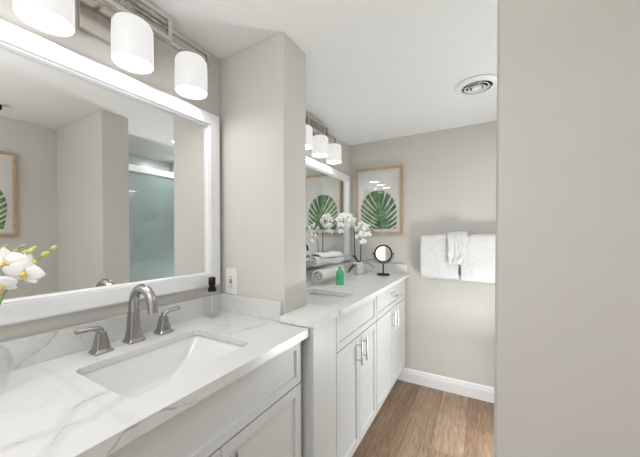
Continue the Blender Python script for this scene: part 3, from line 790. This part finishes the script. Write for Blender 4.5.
# ------------------------------------------------------------------ towel bar and towels
TBY, TBZ = 2.432, 1.240
tb = thing('towel_bar', 'nickel towel bar on the back wall carrying white towels', 'towel bar', (0.98, YB, TBZ))
obj('rail', TB([(0.650 - .98, TBY - YB, 0), (1.30 - .98, TBY - YB, 0)], .008, 12), 'chrome', tb, True)
for x in (0.655, 1.295):
    bm = bmesh.new(); tube(bm, [(x - .98, TBY - YB, 0), (x - .98, -.008, 0)], .008, 12); tube(bm, [(x - .98, -.009, 0), (x - .98, -.001, 0)], .022, 20)
    obj('bracket', bm, 'chrome', tb, True)
def drape(x0, x1, r, zf, zb, seed, amp, nx=26, taper=0.0, waist=0.0, fx=2.2, fz=1.6):
    """cloth hung over the rail: front down to zf, back down to zb"""
    bm = bmesh.new(); rnd = random.Random(seed); path = []
    for k in range(9): path.append((r, zb + (TBZ - zb) * k / 8))
    for k in range(1, 8): a = PI * k / 8; path.append((r * math.cos(a), TBZ + r * math.sin(a)))
    for k in range(15): path.append((-r, TBZ - (TBZ - zf) * k / 14))
    ph = [rnd.uniform(0, 6) for _ in range(4)]; rows = []
    for i in range(nx + 1):
        u = i / nx; row = []
        for (dy, z) in path:
            front = dy < 0; dep = max(0, (TBZ - z) / max(.05, TBZ - zf)) if front else 0
            x = x0 + (x1 - x0) * u + taper * (u - .5) * dep - waist * (u - .5) * math.exp(-((dep - .0) / .35) ** 2) * (1 if front else 0)
            y = TBY + dy
            if front:
                nv = mnoise.noise(Vector((u * fx + seed, dep * fz, seed * 1.7))) + .5 * mnoise.noise(Vector((u * fx * 2.3 - seed, dep * fz * 2.1, 4)))
                y -= amp * max(0.0, .55 + nv) * (.35 + .65 * min(1, dep * 4))
                if abs(dep - .9) < .03: y -= .002
                x += amp * .8 * mnoise.noise(Vector((dep * 4, u * 3, seed)))
            zz = z + (.004 * math.sin(u * 7 + ph[2]) * dep) - (.010 * (u < .5) * (1 - 2 * u) * (z > TBZ))
            row.append(bm.verts.new((x, y, zz)))
        rows.append(row)
    for a, c in zip(rows, rows[1:]):
        for k in range(len(path) - 1): bm.faces.new((a[k], a[k + 1], c[k + 1], c[k]))
    return bm
def towel(name, label, args, th, group):
    t = tag(obj(name, drape(*args), 'terry', None, True, angle=80), label, 'towel', group)
    s = t.modifiers.new('thickness', 'SOLIDIFY'); s.thickness = th; s.offset = 0
    return t
towel('hanging_towel', 'white bath towel folded over the left half of the towel bar', (0.668, 0.948, .0175, .922, .912, 3, .009), .013, 'towels on the bar')
towel('hanging_towel', 'white bath towel folded over the right half of the towel bar by the wall edge', (0.962, 1.245, .0175, .914, .905, 9, .010), .013, 'towels on the bar')
towel('hanging_towel', 'small white hand towel draped over both bath towels at the middle of the bar', (0.880, 0.998, .041, 1.035, 1.08, 5, .017, 34, .0, -.02, 5.5, 3.2), .008, 'towels on the bar')

# ------------------------------------------------------------------ ceiling vent
vt = thing('ceiling_vent', 'round white ceiling vent with concentric rings near the right wall', 'vent', (1.075, 1.845, CH))
obj('outer_ring', LT([(.078, -.001), (.108, -.001), (.110, -.006), (.104, -.012), (.088, -.018), (.078, -.018), (.078, -.001)], n=48), 'ceiling', vt, True)
obj('throat', LT([(0, -.0015), (.0775, -.0015), (.0775, -.003), (0, -.003)], n=48), 'dark', vt)
for r, z in ((.062, -.021), (.043, -.025)):
    obj('cone_ring', LT([(r - .007, z + .007), (r, z), (r + .002, z + .002), (r - .005, z + .010), (r - .007, z + .007)], n=48), 'ceiling', vt, True)
obj('centre_cone', LT([(0, -.030), (.012, -.030), (.026, -.022), (.024, -.016), (0, -.016)], n=32), 'ceiling', vt, True)
bm = bmesh.new()
for a in (0.3, 0.3 + PI / 2):
    c, s = math.cos(a), math.sin(a)
    tube(bm, [(-.078 * c, -.078 * s, -.014), (.078 * c, .078 * s, -.014)], .0025, 6)
obj('spoke', bm, 'ceiling', vt)

# ------------------------------------------------------------------ shower enclosure seen in the mirror
sh = thing('shower_door', 'framed glass shower door across the room, seen in the near mirror', 'shower door', (1.47, 1.40, 0))
obj('header_rail', BX(1.455, 1.485, 1.123, 2.048, 1.80, 1.852, bev=.003), 'trim', sh, world=True)
obj('sill_rail', BX(1.455, 1.485, 1.123, 2.048, 0.0, .05, bev=.003), 'trim', sh, world=True)
obj('glass_pane', BX(1.466, 1.474, 1.124, 2.047, .05, 1.80), 'shower_glass', sh, world=True)

# dark ceiling fixture glimpsed in the mirror
cf = thing('ceiling_fixture', 'small black fixture on the ceiling, seen at the left edge of the mirror', 'ceiling light', (1.60, 0.555, CH))
obj('canopy', BX(-.03, .03, -.04, .04, -.012, -.0005, bev=.003), 'trim', cf)
obj('fixture_body', BX(-.025, .025, -.034, .034, -.042, -.0125, bev=.004), 'black', cf)
